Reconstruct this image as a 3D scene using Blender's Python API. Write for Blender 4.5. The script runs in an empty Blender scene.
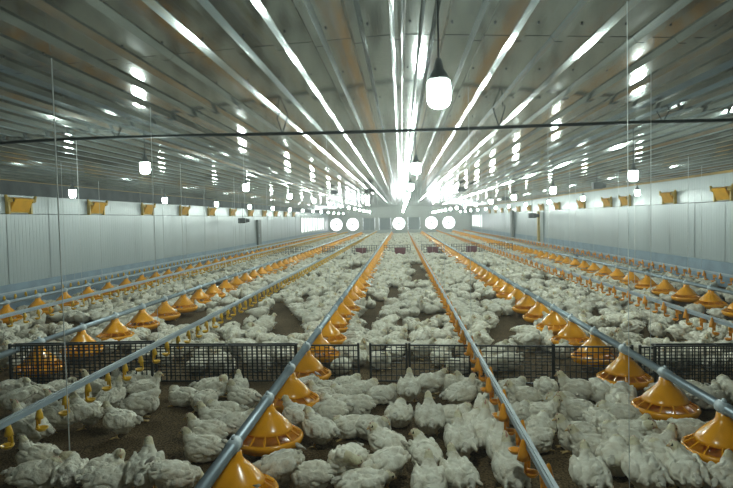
import bpy, bmesh, math, random
import numpy as np
from mathutils import Vector, Matrix, noise
from mathutils.bvhtree import BVHTree

random.seed(11)
rng = np.random.default_rng(11)
scene = bpy.context.scene
COL = scene.collection
PI = math.pi

# ------------------------------------------------------------------ camera
FPX, CX, CY = 586.0, 366.5, 244.0          # focal length and centre in pixels of a 733 x 488 frame
VPX, VPY, ROLL, CAM_H = 401.0, 218.0, math.radians(1.0), 1.5
_v = np.array([(VPX-CX)/FPX, -(VPY-CY)/FPX, -1.0]); _v /= np.linalg.norm(_v)
_u = np.array([-math.sin(ROLL), math.cos(ROLL), 0.0]); _u -= _v*_u.dot(_v); _u /= np.linalg.norm(_u)
_x = np.cross(_v, _u)
RC = np.array([_x, _v, _u])                # camera axes to world axes
cam_data = bpy.data.cameras.new('camera')
cam = bpy.data.objects.new('camera', cam_data); COL.objects.link(cam)
cam_data.sensor_width = 36.0; cam_data.lens = 36.0*FPX/733.0
cam_data.clip_start = 0.05; cam_data.clip_end = 300
cam.matrix_world = Matrix.Translation((0, 0, CAM_H)) @ Matrix([list(r) for r in RC]).to_4x4()
scene.camera = cam

def ray(px, py):
    return RC @ np.array([(px-CX)/FPX, -(py-CY)/FPX, -1.0])
def on_ground(px, py, z=0.0):
    d = ray(px, py); t = (z-CAM_H)/d[2]
    return Vector((d[0]*t, d[1]*t, z))
def project(x, y, z):
    c = RC.T @ np.array([x, y, z-CAM_H])
    return CX+FPX*c[0]/-c[2], CY-FPX*c[1]/-c[2], -c[2]

# ------------------------------------------------------------------ daylight outside, exposure
world = bpy.data.worlds.new('overcast_sky'); scene.world = world
world.use_nodes = True
bgn = world.node_tree.nodes['Background']
bgn.inputs[0].default_value = (0.92, 0.97, 1.0, 1); bgn.inputs[1].default_value = 7.0
scene.view_settings.view_transform = 'Standard'
scene.view_settings.look = 'None'
scene.view_settings.gamma = 1.0
scene.view_settings.exposure = 0.0
scene.view_settings.use_curve_mapping = False
LAMP_STRENGTH = 410.0
LAMP_COLOR = (0.84, 1.0, 0.92)

# ------------------------------------------------------------------ dimensions of the house
XL, XR, YB, YF = -6.7, 6.4, -2.4, 54.0
def ceil_z(x):
    return 2.64 - 0.05*abs(x)

# ------------------------------------------------------------------ materials
MATS = {}
def mat(name, color, rough=0.6, metal=0.0, var=0.0, var_scale=8.0, bump=0.0, bump_scale=60.0, spec=0.5, color2=None, stretch=None, rand=0.0, coat=0.0):
    m = bpy.data.materials.new(name); m.use_nodes = True
    nt = m.node_tree; n = nt.nodes; l = nt.links
    p = n['Principled BSDF']
    p.inputs['Base Color'].default_value = (*color, 1)
    p.inputs['Roughness'].default_value = rough
    p.inputs['Metallic'].default_value = metal
    p.inputs['Specular IOR Level'].default_value = spec
    p.inputs['Coat Weight'].default_value = coat
    p.inputs['Coat Roughness'].default_value = 0.12
    tc = n.new('ShaderNodeTexCoord'); mp = n.new('ShaderNodeMapping')
    l.new(tc.outputs['Object'], mp.inputs['Vector'])
    if stretch: mp.inputs['Scale'].default_value = stretch
    if var > 0 or color2 is not None:
        nz = n.new('ShaderNodeTexNoise'); nz.inputs['Scale'].default_value = var_scale; nz.inputs['Detail'].default_value = 4
        l.new(mp.outputs[0], nz.inputs['Vector'])
        cr = n.new('ShaderNodeValToRGB')
        c2 = color2 if color2 is not None else tuple(c*(1-var) for c in color)
        cr.color_ramp.elements[0].position = 0.32; cr.color_ramp.elements[0].color = (*c2, 1)
        cr.color_ramp.elements[1].position = 0.62; cr.color_ramp.elements[1].color = (*color, 1)
        l.new(nz.outputs['Fac'], cr.inputs['Fac'])
        out = cr.outputs['Color']
        if rand > 0:
            oi = n.new('ShaderNodeObjectInfo'); mr = n.new('ShaderNodeMapRange')
            mr.inputs['To Min'].default_value = 1-rand; mr.inputs['To Max'].default_value = 1.0
            l.new(oi.outputs['Random'], mr.inputs['Value'])
            hs = n.new('ShaderNodeHueSaturation'); l.new(mr.outputs[0], hs.inputs['Value']); l.new(out, hs.inputs['Color'])
            out = hs.outputs['Color']
        l.new(out, p.inputs['Base Color'])
    if bump > 0:
        nb = n.new('ShaderNodeTexNoise'); nb.inputs['Scale'].default_value = bump_scale; nb.inputs['Detail'].default_value = 3
        l.new(mp.outputs[0], nb.inputs['Vector'])
        b = n.new('ShaderNodeBump'); b.inputs['Strength'].default_value = bump; b.inputs['Distance'].default_value = 0.01
        l.new(nb.outputs['Fac'], b.inputs['Height']); l.new(b.outputs['Normal'], p.inputs['Normal'])
    MATS[name] = m
    return m

mat('feather', (0.91, 0.875, 0.755), 0.9, var_scale=15, color2=(0.66, 0.59, 0.46), bump=0.6, bump_scale=48, spec=0.15, rand=0.14)
mat('neck_feather', (0.74, 0.69, 0.50), 0.9, var_scale=20, color2=(0.60, 0.52, 0.34), bump=0.6, bump_scale=70, spec=0.15)
mat('dirty_feather', (0.60, 0.57, 0.49), 0.9, var_scale=18, color2=(0.42, 0.36, 0.29), bump=0.7, bump_scale=60, spec=0.15)
mat('bare_skin', (0.56, 0.40, 0.28), 0.7, var=0.2)
mat('comb_red', (0.46, 0.22, 0.16), 0.6, var=0.2)
mat('shank_yellow', (0.62, 0.42, 0.16), 0.6, var=0.25, var_scale=40)
mat('eye_dark', (0.02, 0.015, 0.01), 0.2)
mat('feeder_orange', (0.86, 0.36, 0.012), 0.22, var=0.10, var_scale=12, spec=0.5)
mat('drinker_orange', (0.85, 0.34, 0.02), 0.3, var=0.12, var_scale=30)
mat('drinker_yellow', (0.80, 0.47, 0.02), 0.3, var=0.12, var_scale=30)
mat('galvanised', (0.36, 0.43, 0.48), 0.42, metal=0.55, var=0.22, var_scale=22, stretch=(1, 0.15, 1))
mat('clamp_grey', (0.40, 0.46, 0.49), 0.5, var=0.2)
mat('pipe_plastic', (0.30, 0.37, 0.43), 0.4, var=0.15)
mat('aluminium', (0.42, 0.47, 0.50), 0.42, metal=0.6, var=0.1)
mat('black_plastic', (0.012, 0.014, 0.013), 0.5, var=0.2)
mat('dark_red', (0.17, 0.030, 0.042), 0.55, var=0.3)
mat('wall_white', (0.34, 0.385, 0.39), 0.32, var=0.10, var_scale=1.6, stretch=(1, 1, 0.25), spec=0.4, coat=0.06)
mat('wall_backing', (0.42, 0.45, 0.45), 0.7, var=0.15)
mat('kick_blue', (0.22, 0.30, 0.37), 0.6, var=0.25, var_scale=3)
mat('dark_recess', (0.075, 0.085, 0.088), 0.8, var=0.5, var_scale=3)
mat('ochre_wood', (0.42, 0.25, 0.035), 0.6, var=0.45, var_scale=3, stretch=(1, 0.3, 1))
mat('inlet_yellow', (0.72, 0.36, 0.015), 0.35, var=0.15, var_scale=6)
mat('inlet_frame', (0.40, 0.27, 0.03), 0.5, var=0.3)
mat('ceiling_metal', (0.235, 0.265, 0.258), 0.11, metal=0.72, var=0.10, var_scale=2.0, stretch=(1, 0.12, 1), bump=0.07, bump_scale=11)
mat('ridge_metal', (0.34, 0.36, 0.36), 0.14, metal=0.95, var=0.1)
mat('screw_dark', (0.05, 0.05, 0.05), 0.5, var=0.2)
mat('cable_dark', (0.035, 0.045, 0.045), 0.6, var=0.3)
mat('cord_grey', (0.62, 0.64, 0.62), 0.7, var=0.2)
mat('motor_dark', (0.05, 0.055, 0.055), 0.5, var=0.3)
mat('post_grey', (0.13, 0.14, 0.13), 0.6, var=0.3)
mat('post_yellow', (0.50, 0.34, 0.06), 0.55, var=0.25)
mat('shutter_grey', (0.20, 0.23, 0.23), 0.5, var=0.2)
mat('fan_frame', (0.48, 0.50, 0.46), 0.5, var=0.15)
mat('lamp_socket', (0.16, 0.17, 0.17), 0.5, var=0.2)
mat('water_grey', (0.5, 0.55, 0.55), 0.3)

def emission(name, color, strength):
    m = bpy.data.materials.new(name); m.use_nodes = True
    nt = m.node_tree; nt.nodes.clear()
    o = nt.nodes.new('ShaderNodeOutputMaterial'); e = nt.nodes.new('ShaderNodeEmission')
    e.inputs[0].default_value = (*color, 1); e.inputs[1].default_value = strength
    nt.links.new(e.outputs[0], o.inputs[0]); MATS[name] = m
emission('lamp_glow', LAMP_COLOR, LAMP_STRENGTH)
emission('lamp_glow_weak', LAMP_COLOR, LAMP_STRENGTH*0.4)      # weaker bulbs in the rows along the walls

def curtain():
    m = bpy.data.materials.new('curtain_white'); m.use_nodes = True
    nt = m.node_tree; nt.nodes.clear()
    o = nt.nodes.new('ShaderNodeOutputMaterial'); t = nt.nodes.new('ShaderNodeBsdfTranslucent'); t.inputs[0].default_value = (0.85, 0.88, 0.86, 1)
    d = nt.nodes.new('ShaderNodeBsdfDiffuse'); d.inputs[0].default_value = (0.8, 0.82, 0.8, 1)
    mx = nt.nodes.new('ShaderNodeMixShader'); mx.inputs[0].default_value = 0.35
    nt.links.new(t.outputs[0], mx.inputs[1]); nt.links.new(d.outputs[0], mx.inputs[2]); nt.links.new(mx.outputs[0], o.inputs[0])
    MATS['curtain_white'] = m
curtain()

def litter():
    m = bpy.data.materials.new('litter'); m.use_nodes = True
    nt = m.node_tree; n = nt.nodes; l = nt.links; p = n['Principled BSDF']
    p.inputs['Roughness'].default_value = 0.95; p.inputs['Specular IOR Level'].default_value = 0.15
    tc = n.new('ShaderNodeTexCoord')
    a = n.new('ShaderNodeTexNoise'); a.inputs['Scale'].default_value = 1.3; a.inputs['Detail'].default_value = 5
    b = n.new('ShaderNodeTexNoise'); b.inputs['Scale'].default_value = 75; b.inputs['Detail'].default_value = 3
    for q in (a, b): l.new(tc.outputs['Object'], q.inputs['Vector'])
    ra = n.new('ShaderNodeValToRGB'); ra.color_ramp.elements[0].position = 0.3; ra.color_ramp.elements[1].position = 0.7
    ra.color_ramp.elements[0].color = (0.090, 0.062, 0.032, 1); ra.color_ramp.elements[1].color = (0.155, 0.112, 0.063, 1)
    rb = n.new('ShaderNodeValToRGB'); rb.color_ramp.elements[0].position = 0.35; rb.color_ramp.elements[1].position = 0.72
    rb.color_ramp.elements[0].color = (0.35, 0.33, 0.30, 1); rb.color_ramp.elements[1].color = (1.7, 1.6, 1.45, 1)
    l.new(a.outputs['Fac'], ra.inputs['Fac']); l.new(b.outputs['Fac'], rb.inputs['Fac'])
    mx = n.new('ShaderNodeMix'); mx.data_type = 'RGBA'; mx.blend_type = 'MULTIPLY'; mx.inputs[0].default_value = 1.0
    l.new(ra.outputs[0], mx.inputs[6]); l.new(rb.outputs[0], mx.inputs[7]); l.new(mx.outputs[2], p.inputs['Base Color'])
    bp = n.new('ShaderNodeBump'); bp.inputs['Strength'].default_value = 0.9; bp.inputs['Distance'].default_value = 0.012
    l.new(b.outputs['Fac'], bp.inputs['Height']); l.new(bp.outputs['Normal'], p.inputs['Normal'])
    MATS['litter'] = m
litter()

# ------------------------------------------------------------------ helpers
class MB:
    """collects shapes; build() links them as one mesh object"""
    def __init__(self): self.v = []; self.f = []; self.mi = []; self.cur = 0; self.smooth = False
    def add(self, vs, fs):
        o = len(self.v); self.v += [tuple(p) for p in vs]
        self.f += [tuple(i+o for i in f) for f in fs]; self.mi += [self.cur]*len(fs)
        return self
    def box(self, x0, x1, y0, y1, z0, z1):
        vs = [(x0,y0,z0),(x1,y0,z0),(x1,y1,z0),(x0,y1,z0),(x0,y0,z1),(x1,y0,z1),(x1,y1,z1),(x0,y1,z1)]
        return self.add(vs, [(0,3,2,1),(4,5,6,7),(0,1,5,4),(1,2,6,5),(2,3,7,6),(3,0,4,7)])
    def obox(self, c, sx, sy, sz, M):
        m = MB().box(-sx/2, sx/2, -sy/2, sy/2, -sz/2, sz/2); c = Vector(c)
        return self.add([M @ Vector(p) + c for p in m.v], m.f)
    def tube(self, p0, p1, r0, r1=None, n=8, caps=True):
        r1 = r0 if r1 is None else r1
        p0 = Vector(p0); p1 = Vector(p1); d = (p1-p0).normalized()
        a = d.orthogonal().normalized(); b = d.cross(a)
        vs = []
        for p, r in ((p0, r0), (p1, r1)):
            for k in range(n):
                t = 2*PI*k/n; vs.append(p + a*(r*math.cos(t)) + b*(r*math.sin(t)))
        fs = [(k, (k+1) % n, n+(k+1) % n, n+k) for k in range(n)]
        if caps: fs += [tuple(range(n))[::-1], tuple(range(n, 2*n))]
        return self.add(vs, fs)
    def lathe(self, prof, n=24, c=(0, 0, 0)):
        vs = []; fs = []
        for r, z in prof:
            for k in range(n):
                t = 2*PI*k/n; vs.append((c[0]+r*math.cos(t), c[1]+r*math.sin(t), c[2]+z))
        for i in range(len(prof)-1):
            for k in range(n):
                k2 = (k+1) % n; fs.append((i*n+k, i*n+k2, (i+1)*n+k2, (i+1)*n+k))
        return self.add(vs, fs)
    def torus(self, R, r, c=(0, 0, 0), n=28, m=8, sz=1.0):
        prof = [(R+r*math.cos(2*PI*k/m), r*sz*math.sin(2*PI*k/m)) for k in range(m+1)]
        return self.lathe(prof, n, c)
    def mesh(self, name, mats, smooth=False):
        me = bpy.data.meshes.new(name); me.from_pydata(self.v, [], self.f); me.update()
        for m in (mats if isinstance(mats, (list, tuple)) else [mats]): me.materials.append(MATS[m])
        if any(self.mi): me.polygons.foreach_set('material_index', self.mi)
        if smooth: me.polygons.foreach_set('use_smooth', [True]*len(self.f))
        return me
    def build(self, name, mats, parent=None, smooth=False):
        return link(name, self.mesh(name, mats, smooth), parent)
def link(name, me, parent=None, loc=None, rz=None):
    o = bpy.data.objects.new(name, me); COL.objects.link(o)
    if parent is not None: o.parent = parent
    if loc is not None: o.location = loc
    if rz is not None: o.rotation_euler = (0, 0, rz)
    return o
def tag(o, label=None, cat=None, group=None, kind=None):
    if label: o['label'] = label
    if cat: o['category'] = cat
    if group: o['group'] = group
    if kind: o['kind'] = kind
    return o
def thing(name, label, cat, loc=(0, 0, 0), rz=0, group=None):
    o = link(name, None, None, loc, rz); o.empty_display_size = 0.1
    return tag(o, label, cat, group)
ORD = ['zeroth', 'first', 'second', 'third', 'fourth', 'fifth', 'sixth', 'seventh', 'eighth', 'ninth', 'tenth', 'eleventh', 'twelfth', 'thirteenth',
       'fourteenth', 'fifteenth', 'sixteenth', 'seventeenth', 'eighteenth', 'nineteenth', 'twentieth']

# ------------------------------------------------------------------ floor of litter
def ground():
    m = MB(); st = 0.05
    xs = np.arange(XL, XR+0.01, st); ys = np.concatenate([np.arange(YB, 11, st), np.arange(11, YF+0.3, 0.5)])
    X, Y = np.meshgrid(xs, ys)
    Z = np.array([0.010*noise.noise(Vector((x*2.3, y*2.3, 0)))+0.008*noise.noise(Vector((x*9, y*9, 3))) for x, y in zip(X.ravel(), Y.ravel())])
    V = np.stack([X.ravel(), Y.ravel(), Z], 1); nx = len(xs); ny = len(ys)
    i = np.arange(nx*ny).reshape(ny, nx)
    Fq = np.stack([i[:-1, :-1].ravel(), i[:-1, 1:].ravel(), i[1:, 1:].ravel(), i[1:, :-1].ravel()], 1)
    me = bpy.data.meshes.new('floor'); me.from_pydata(V.tolist(), [], Fq.tolist()); me.materials.append(MATS['litter'])
    me.polygons.foreach_set('use_smooth', [True]*len(me.polygons))
    tag(link('floor', me), 'dark brown litter floor scattered with droppings and shavings', kind='structure')
ground()

# ------------------------------------------------------------------ side walls
def panel_mesh(width, z0, z1):
    m = MB(); n = 12; st = width/n; pts = []
    for k in range(n):
        y = k*st
        pts += [(0.0, y+0.004), (0.0022, y+0.012), (0.0022, y+st-0.012), (0.0, y+st-0.004)]
    vs = [(x, y, z) for z in (z0, z1) for x, y in pts]; N = len(pts)
    m.add(vs, [(k, k+1, N+k+1, N+k) for k in range(N-1)])
    return m.mesh('wall_panel', 'wall_white')
def side_wall(side):
    left = side == 'left'
    X = XL if left else XR; s = 1 if left else -1
    wy0, wy1 = (39.0, 51.0) if left else (46.5, 53.6)
    top_panel = 2.03 if left else 2.30
    m = MB(); a, b = sorted((X-s*0.02, X-s*0.22))
    m.box(a, b, YB-0.2, wy0, -0.1, 2.7).box(a, b, wy1, YF+0.2, -0.1, 2.7)
    m.box(a, b, wy0, wy1, -0.1, 0.62).box(a, b, wy0, wy1, 1.68, 2.7)
    w = tag(m.build('wall_'+side, 'wall_backing'), 'long white side wall of ribbed panels on the %s of the house' % side, kind='structure')
    pw = 1.2; pm = panel_mesh(pw-0.012, 0.5, top_panel); k = 0; y = YB
    pm_low = panel_mesh(pw-0.012, 0.5, 0.62); pm_top = panel_mesh(pw-0.012, 1.68, top_panel)
    while y < YF-0.5:
        inwin = wy0-0.01 <= y+0.6 <= wy1+0.01
        for me in ((pm_low, pm_top) if inwin else (pm,)):
            o = link('wall_panel', me, w, (X, y, 0)); o.scale = (s, 1, 1)
            o.rotation_euler = (0, random.uniform(-0.002, 0.002), random.uniform(-0.002, 0.002))
        y += pw
    kb = MB(); a, b = sorted((X-s*0.02, X+s*0.03)); kb.box(a, b, YB, YF, -0.02, 0.5)
    tag(kb.build('baseboard_'+side, 'kick_blue'), 'blue grey kick board along the foot of the %s wall' % side, kind='structure')
    if left:
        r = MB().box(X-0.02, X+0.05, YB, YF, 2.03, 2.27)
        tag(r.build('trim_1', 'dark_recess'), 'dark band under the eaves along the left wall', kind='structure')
        t = MB().box(X-0.02, X+0.10, YB, YF, 2.27, 2.33)
        tag(t.build('trim_2', 'ochre_wood'), 'ochre wooden batten under the ceiling on the left wall', kind='structure')
    else:
        t = MB().box(X-0.06, X+0.02, YB, YF, 2.255, 2.325)
        tag(t.build('trim_3', 'ochre_wood'), 'ochre wooden batten under the ceiling on the right wall', kind='structure')
    # translucent curtain window near the far end
    win = MB(); a, b = sorted((X-s*0.10, X+s*0.012))
    win.box(a, b, wy0, wy1, 0.60, 0.66).box(a, b, wy0, wy1, 1.64, 1.70)
    nb = 9 if left else 5; ys = np.linspace(wy0, wy1, nb+1)
    for q in ys: win.box(a, b, q-0.03, q+0.03, 0.66, 1.64)
    wo = tag(win.build('window_%d' % (1 if left else 2), 'fan_frame'), 'bright row of translucent curtain panes at the far end of the %s wall' % side, kind='structure')
    for q0, q1 in zip(ys[:-1], ys[1:]):
        a, b = sorted((X-s*0.05, X-s*0.056)); MB().box(a, b, q0+0.03, q1-0.03, 0.66, 1.64).build('pane', 'curtain_white', wo)
side_wall('left'); side_wall('right')

mb = MB().box(XL-0.2, XR+0.2, YB-0.2, YB, -0.1, 2.9)
tag(mb.build('wall_back', 'wall_white'), 'white wall behind the viewer closing the house', kind='structure')

# ------------------------------------------------------------------ far wall with fan openings
FANS = [(-5.98, 1), (-4.46, 1), (-2.96, 0), (-1.48, 0), (-0.20, 1), (1.18, 0), (2.77, 1), (4.36, 1)]
FZ, FH = 1.0, 0.60
fw = MB()
fw.box(XL-0.2, XR+0.2, YF, YF+0.15, -0.1, FZ-FH).box(XL-0.2, XR+0.2, YF, YF+0.15, FZ+FH, 2.9)
edges = [XL-0.2] + [e for x, _ in FANS for e in (x-FH, x+FH)] + [XR+0.2]
for i in range(0, len(edges), 2): fw.box(edges[i], edges[i+1], YF, YF+0.15, FZ-FH, FZ+FH)
tag(fw.build('wall_far', 'fan_frame'), 'far end wall holding a row of extractor fans', kind='structure')
def plate_ring(m, h, r, y0, y1, n=32):
    vs = []; 
    for k in range(n):
        t = 2*PI*k/n; c, s = math.cos(t), math.sin(t); q = h/max(abs(c), abs(s))
        vs += [(c*q, y0, s*q), (c*r, y0, s*r), (c*r, y1, s*r), (c*q, y1, s*q)]
    fs = []
    for k in range(n):
        a = 4*k; b = 4*((k+1) % n)
        for j in range(4): fs.append((a+j, a+(j+1) % 4, b+(j+1) % 4, b+j))
    m.add(vs, fs)
open_names = iter(['leftmost of the bright open fans', 'bright open fan next to the left grey shutters', 'bright open fan between two grey shutters',
                   'bright open fan right of the grey shutter', 'rightmost of the bright open fans'])
shut_names = iter(['grey louvred fan shutter left of its twin on the end wall', 'grey louvred fan shutter beside the middle bright fan on its left',
                   'grey louvred fan shutter right of the middle bright fan'])
frm = MB(); plate_ring(frm, FH, 0.555, 0, 0.12); frm_me = frm.mesh('housing', 'fan_frame')
hub = MB().tube((0, 0.05, 0), (0, 0.13, 0), 0.06, n=12); hub_me = hub.mesh('hub', 'motor_dark')
bl = MB()
bl.add([(0.04, 0.06, -0.05), (0.04, 0.10, 0.06), (0.30, 0.09, 0.07), (0.30, 0.05, -0.06), (0.50, 0.085, 0.05), (0.50, 0.055, -0.03),
        (0.04, 0.063, -0.05), (0.04, 0.103, 0.06), (0.30, 0.093, 0.07), (0.30, 0.053, -0.06), (0.50, 0.088, 0.05), (0.50, 0.058, -0.03)],
       [(0, 1, 2, 3), (3, 2, 4, 5), (6, 9, 8, 7), (9, 11, 10, 8), (4, 10, 11, 5), (0, 6, 7, 1), (1, 7, 8, 2), (2, 8, 10, 4), (0, 3, 9, 6), (3, 5, 11, 9)])
bl_me = bl.mesh('blade', 'curtain_white')
sl_me = MB().obox((0, 0, 0), 1.08, 0.012, 0.125, Matrix.Rotation(-0.35, 3, 'X')).mesh('slat', 'shutter_grey')
for x, is_open in FANS:
    if is_open:
        t = thing('extractor_fan', next(open_names)+' in the far end wall', 'fan', (x, YF-0.02, FZ), group='extractor fans in the far end wall')
        link('housing', frm_me, t); link('hub', hub_me, t)
        for k in range(6):
            o = link('blade', bl_me, t); o.rotation_euler = (0, k*PI/3+0.3, 0)
    else:
        t = thing('fan_shutter', next(shut_names), 'shutter', (x, YF-0.02, FZ), group='closed fan shutters in the far end wall')
        fr = MB().box(-FH, -FH+0.05, 0, 0.12, -FH, FH).box(FH-0.05, FH, 0, 0.12, -FH, FH).box(-FH, FH, 0, 0.12, FH-0.05, FH).box(-FH, FH, 0, 0.12, -FH, -FH+0.05)
        fr.build('shutter_frame', 'fan_frame', t)
        for k in range(10): link('slat', sl_me, t, (0, 0.06, -0.495+0.11*k))

# ------------------------------------------------------------------ ceiling of ribbed metal sheets
ceil = tag(MB().box(XL-0.2, XR+0.2, YB-0.2, YF+0.2, 2.86, 2.9).build('ceiling', 'wall_backing'), 'low ceiling of shiny ribbed metal sheets', kind='structure')
PITCH = 0.245; SHEET_L = 4.0
def ribbed(xa, xb, ln):
    pts = [xa]
    k = math.ceil((xa-0.07)/PITCH)
    xs = []
    while k*PITCH < xb+0.07:
        c = k*PITCH
        xs += [(c-0.046, 0), (c-0.023, -0.034), (c+0.023, -0.034), (c+0.046, 0)]
        k += 1
    if xa < 0 < xb: xs.append((0.0, -0.034)); xs.sort()
    prof = [(xa, 0)] + [p for p in xs if xa < p[0] < xb] + [(xb, 0)]
    fine = []
    for (x0, d0), (x1, d1) in zip(prof[:-1], prof[1:]): fine.append((x0, d0))
    fine.append(prof[-1])
    m = MB(); N = len(fine); nl = 9
    for j in range(nl):
        for x, d in fine: m.v.append((x, ln*j/(nl-1), ceil_z(x)+d))
    for j in range(nl-1):
        for i in range(N-1):
            a = j*N+i; m.f.append((a, a+1, a+N+1, a+N)); m.mi.append(0)
    return m.mesh('ceiling_sheet', 'ceiling_metal')
cols = []; x = -0.1225
while x > XL: x -= 0.98
while x < XR+0.05:
    xa, xb = max(x, XL-0.05), min(x+0.98, XR+0.05)
    if xb-xa > 0.02: cols.append((xa, xb))
    x += 0.98
for xa, xb in cols:
    me = ribbed(xa, xb, SHEET_L+0.03); y = -4.3; j = 0
    while y < YF:
        o = link('ceiling_sheet', me, ceil, (0, y, 0.0008*(j % 2)))
        o.rotation_euler = (random.uniform(-0.0004, 0.0004), 0, 0)
        y += SHEET_L; j += 1
# narrow bright ridge cap
rc = MB()
for x0, x1, x2 in ((-0.045, -0.030, -0.012), (0.045, 0.030, 0.012)):
    rc.add([(x0, YB, 2.612), (x1, YB, 2.598), (x2, YB, 2.612), (x0, YF, 2.612), (x1, YF, 2.598), (x2, YF, 2.612)], [(0, 1, 4, 3), (1, 2, 5, 4)])
rc.build('ridge_cap', 'ridge_metal', ceil)
sc_ = MB()
for y in np.arange(1.4, 12, 1.03):
    if abs(y-6.0) < 0.1: y += 0.2
    for k in range(-22, 23):
        c = k*PITCH+0.07
        if XL < c < XR: sc_.tube((c, y, ceil_z(c)+0.002), (c, y, ceil_z(c)-0.006), 0.007, n=6)
tag(sc_.build('sheet_screws', 'screw_dark', ceil), kind='stuff')

# ------------------------------------------------------------------ lamps
def lamp_meshes():
    bulb = MB(); n = 16
    prof = [(0.0, -0.128), (0.022, -0.127), (0.036, -0.121), (0.046, -0.108), (0.050, -0.092), (0.050, -0.02), (0.046, -0.012), (0.0, -0.010)]
    bulb.lathe(prof, n)
    sk = MB().lathe([(0.0, 0.085), (0.012, 0.085), (0.016, 0.07), (0.022, 0.04), (0.036, 0.02), (0.044, 0.0), (0.046, -0.012), (0.0, -0.012)], 14)
    return bulb.mesh('bulb', 'lamp_glow', True), bulb.mesh('bulb', 'lamp_glow_weak', True), sk.mesh('socket', 'lamp_socket', True)
BULB, BULB_WEAK, SOCK = lamp_meshes()
ROWS = [(0.175, 2.6, 3.9, 2.105, 'centre row'), (-2.7, 6.1, 4.05, 2.15, 'left inner row'), (2.7, 7.0, 3.6, 2.00, 'right inner row'),
        (-5.0, 8.7, 3.5, 2.04, 'left wall row'), (4.9, 12.5, 3.63, 1.99, 'right wall row')]
for X, y0, st, z, nm in ROWS:
    y = y0; k = 1
    while y < 52:
        if k == 1: lab = 'nearest glowing white bulb in the %s of ceiling lamps' % nm
        else: lab = '%s glowing bulb from the front in the %s of ceiling lamps' % (ORD[k], nm)
        t = thing('hanging_lamp', lab, 'lamp', (X, y, z), group='bulbs hanging from the ceiling')
        link('bulb', BULB_WEAK if abs(X) > 4 else BULB, t); link('socket', SOCK, t)
        MB().tube((0, 0, 0.08), (0, 0, ceil_z(X)-0.03-z), 0.004, n=6).build('cord', 'cable_dark', t)
        y += st; k += 1

# ------------------------------------------------------------------ cables
c = MB(); ys = np.arange(1.0, 53, 2.0)
for a, b in zip(ys[:-1], ys[1:]):
    c.tube((0.135, a, ceil_z(0)-0.05), (0.135, b, ceil_z(0)-0.05), 0.008, n=6, caps=False)
tag(c.build('power_cable', 'cable_dark', None, True), 'dark electric cable running along the ridge above the centre lamps', 'cable')
c = MB(); xs = np.linspace(XL+0.06, XR-0.06, 26); pts = []
for x in xs:
    z = 2.392 - 0.008*math.sin((x-XL)/(XR-XL)*PI*5)
    if abs(x) > 3.9: z = min(z, ceil_z(x)-0.055)
    pts.append((x, 6.0, z))
for a, b in zip(pts[:-1], pts[1:]): c.tube(a, b, 0.017, n=8, caps=False)
t = thing('cross_cable', 'dark cable strung across the house just below the ceiling', 'cable', (0, 0, 0))
c.build('cable', 'cable_dark', t, True)
h = MB()
for x in (-2.95, -1.2, 1.0, 2.6):
    zc = ceil_z(x)-0.005
    h.tube((x, 6.0, 2.392), (x-0.06, 6.0, zc), 0.005, n=5); h2 = h.tube((x, 6.0, 2.392), (x+0.06, 6.0, zc), 0.005, n=5)
    h.build('hanger', 'cable_dark', t); h = MB()
for side, X in (('left', XL+0.02), ('right', XR-0.02)):
    c = MB().tube((X, YB, 1.705), (X, 50, 1.705), 0.006, n=6)
    tag(c.build('control_cable', 'cable_dark'), 'thin dark control cable along the %s wall below the air inlets' % side, 'cable')
for (x, y, z1, lab, r) in ((-2.10, 3.50, 0.02, 'grey rope hanging to the litter beside the left drinker line', 0.0036),
                           (1.16, 3.06, 0.01, 'thin grey rope hanging to the litter left of the right feeder line', 0.0018)):
    m = MB().tube((x, y, z1), (x-0.01, y, ceil_z(x)-0.02), r, n=6)
    tag(m.build('hanging_rope', 'cord_grey'), lab, 'rope')

# ------------------------------------------------------------------ air inlets on the side walls
def inlet_parts():
    # local: x out of the wall into the room, y along the wall, z up; origin at wall, mid height
    W, Hh = 0.60, 0.27
    f = MB()
    f.box(0, 0.035, -W/2, W/2, -Hh/2, -Hh/2+0.03).box(0, 0.035, -W/2, W/2, Hh/2-0.03, Hh/2)
    f.box(0, 0.035, -W/2, -W/2+0.035, -Hh/2, Hh/2).box(0, 0.035, W/2-0.035, W/2, -Hh/2, Hh/2)
    frame = f.mesh('inlet_frame', 'inlet_frame')
    dk = MB().box(-0.004, 0.008, -W/2+0.03, W/2-0.03, -Hh/2+0.02, Hh/2-0.02).mesh('throat', 'dark_recess')
    fl = MB(); ang = 0.42; L = 0.245
    fl.obox((0.03+math.sin(ang)*L/2, 0, -Hh/2+0.02+math.cos(ang)*L/2), 0.014, W-0.12, L, Matrix.Rotation(ang, 3, 'Y'))
    # folded lip along the top of the flap
    fl.obox((0.03+math.sin(ang)*L-0.02, 0, -Hh/2+0.02+math.cos(ang)*L+0.006), 0.06, W-0.12, 0.014, Matrix.Rotation(ang, 3, 'Y'))
    flap = fl.mesh('flap', 'inlet_yellow')
    ch = MB()
    prof = [(0.0, -0.135), (0.03, -0.135), (0.09, 0.02), (0.09, 0.06), (0.0, 0.10)]
    ch.add([(x, y, z) for y in (-0.006, 0.006) for x, z in prof], [(0, 1, 2, 3, 4), (9, 8, 7, 6, 5)] + [(k, 5+k, 5+(k+1) % 5, (k+1) % 5) for k in range(5)])
    cheek = ch.mesh('cheek', 'inlet_yellow')
    ear = MB().tube((0.07, 0, 0.080), (0.07, 0.10, 0.090), 0.042, 0.038, n=8).tube((0.07, 0.085, 0.09), (0.07, 0.135, 0.165), 0.036, 0.022, n=8).box(0.0, 0.06, 0.0, 0.05, -0.15, 0.12).mesh('bracket', 'post_yellow')
    return frame, dk, flap, cheek, ear
INL = inlet_parts()
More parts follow.
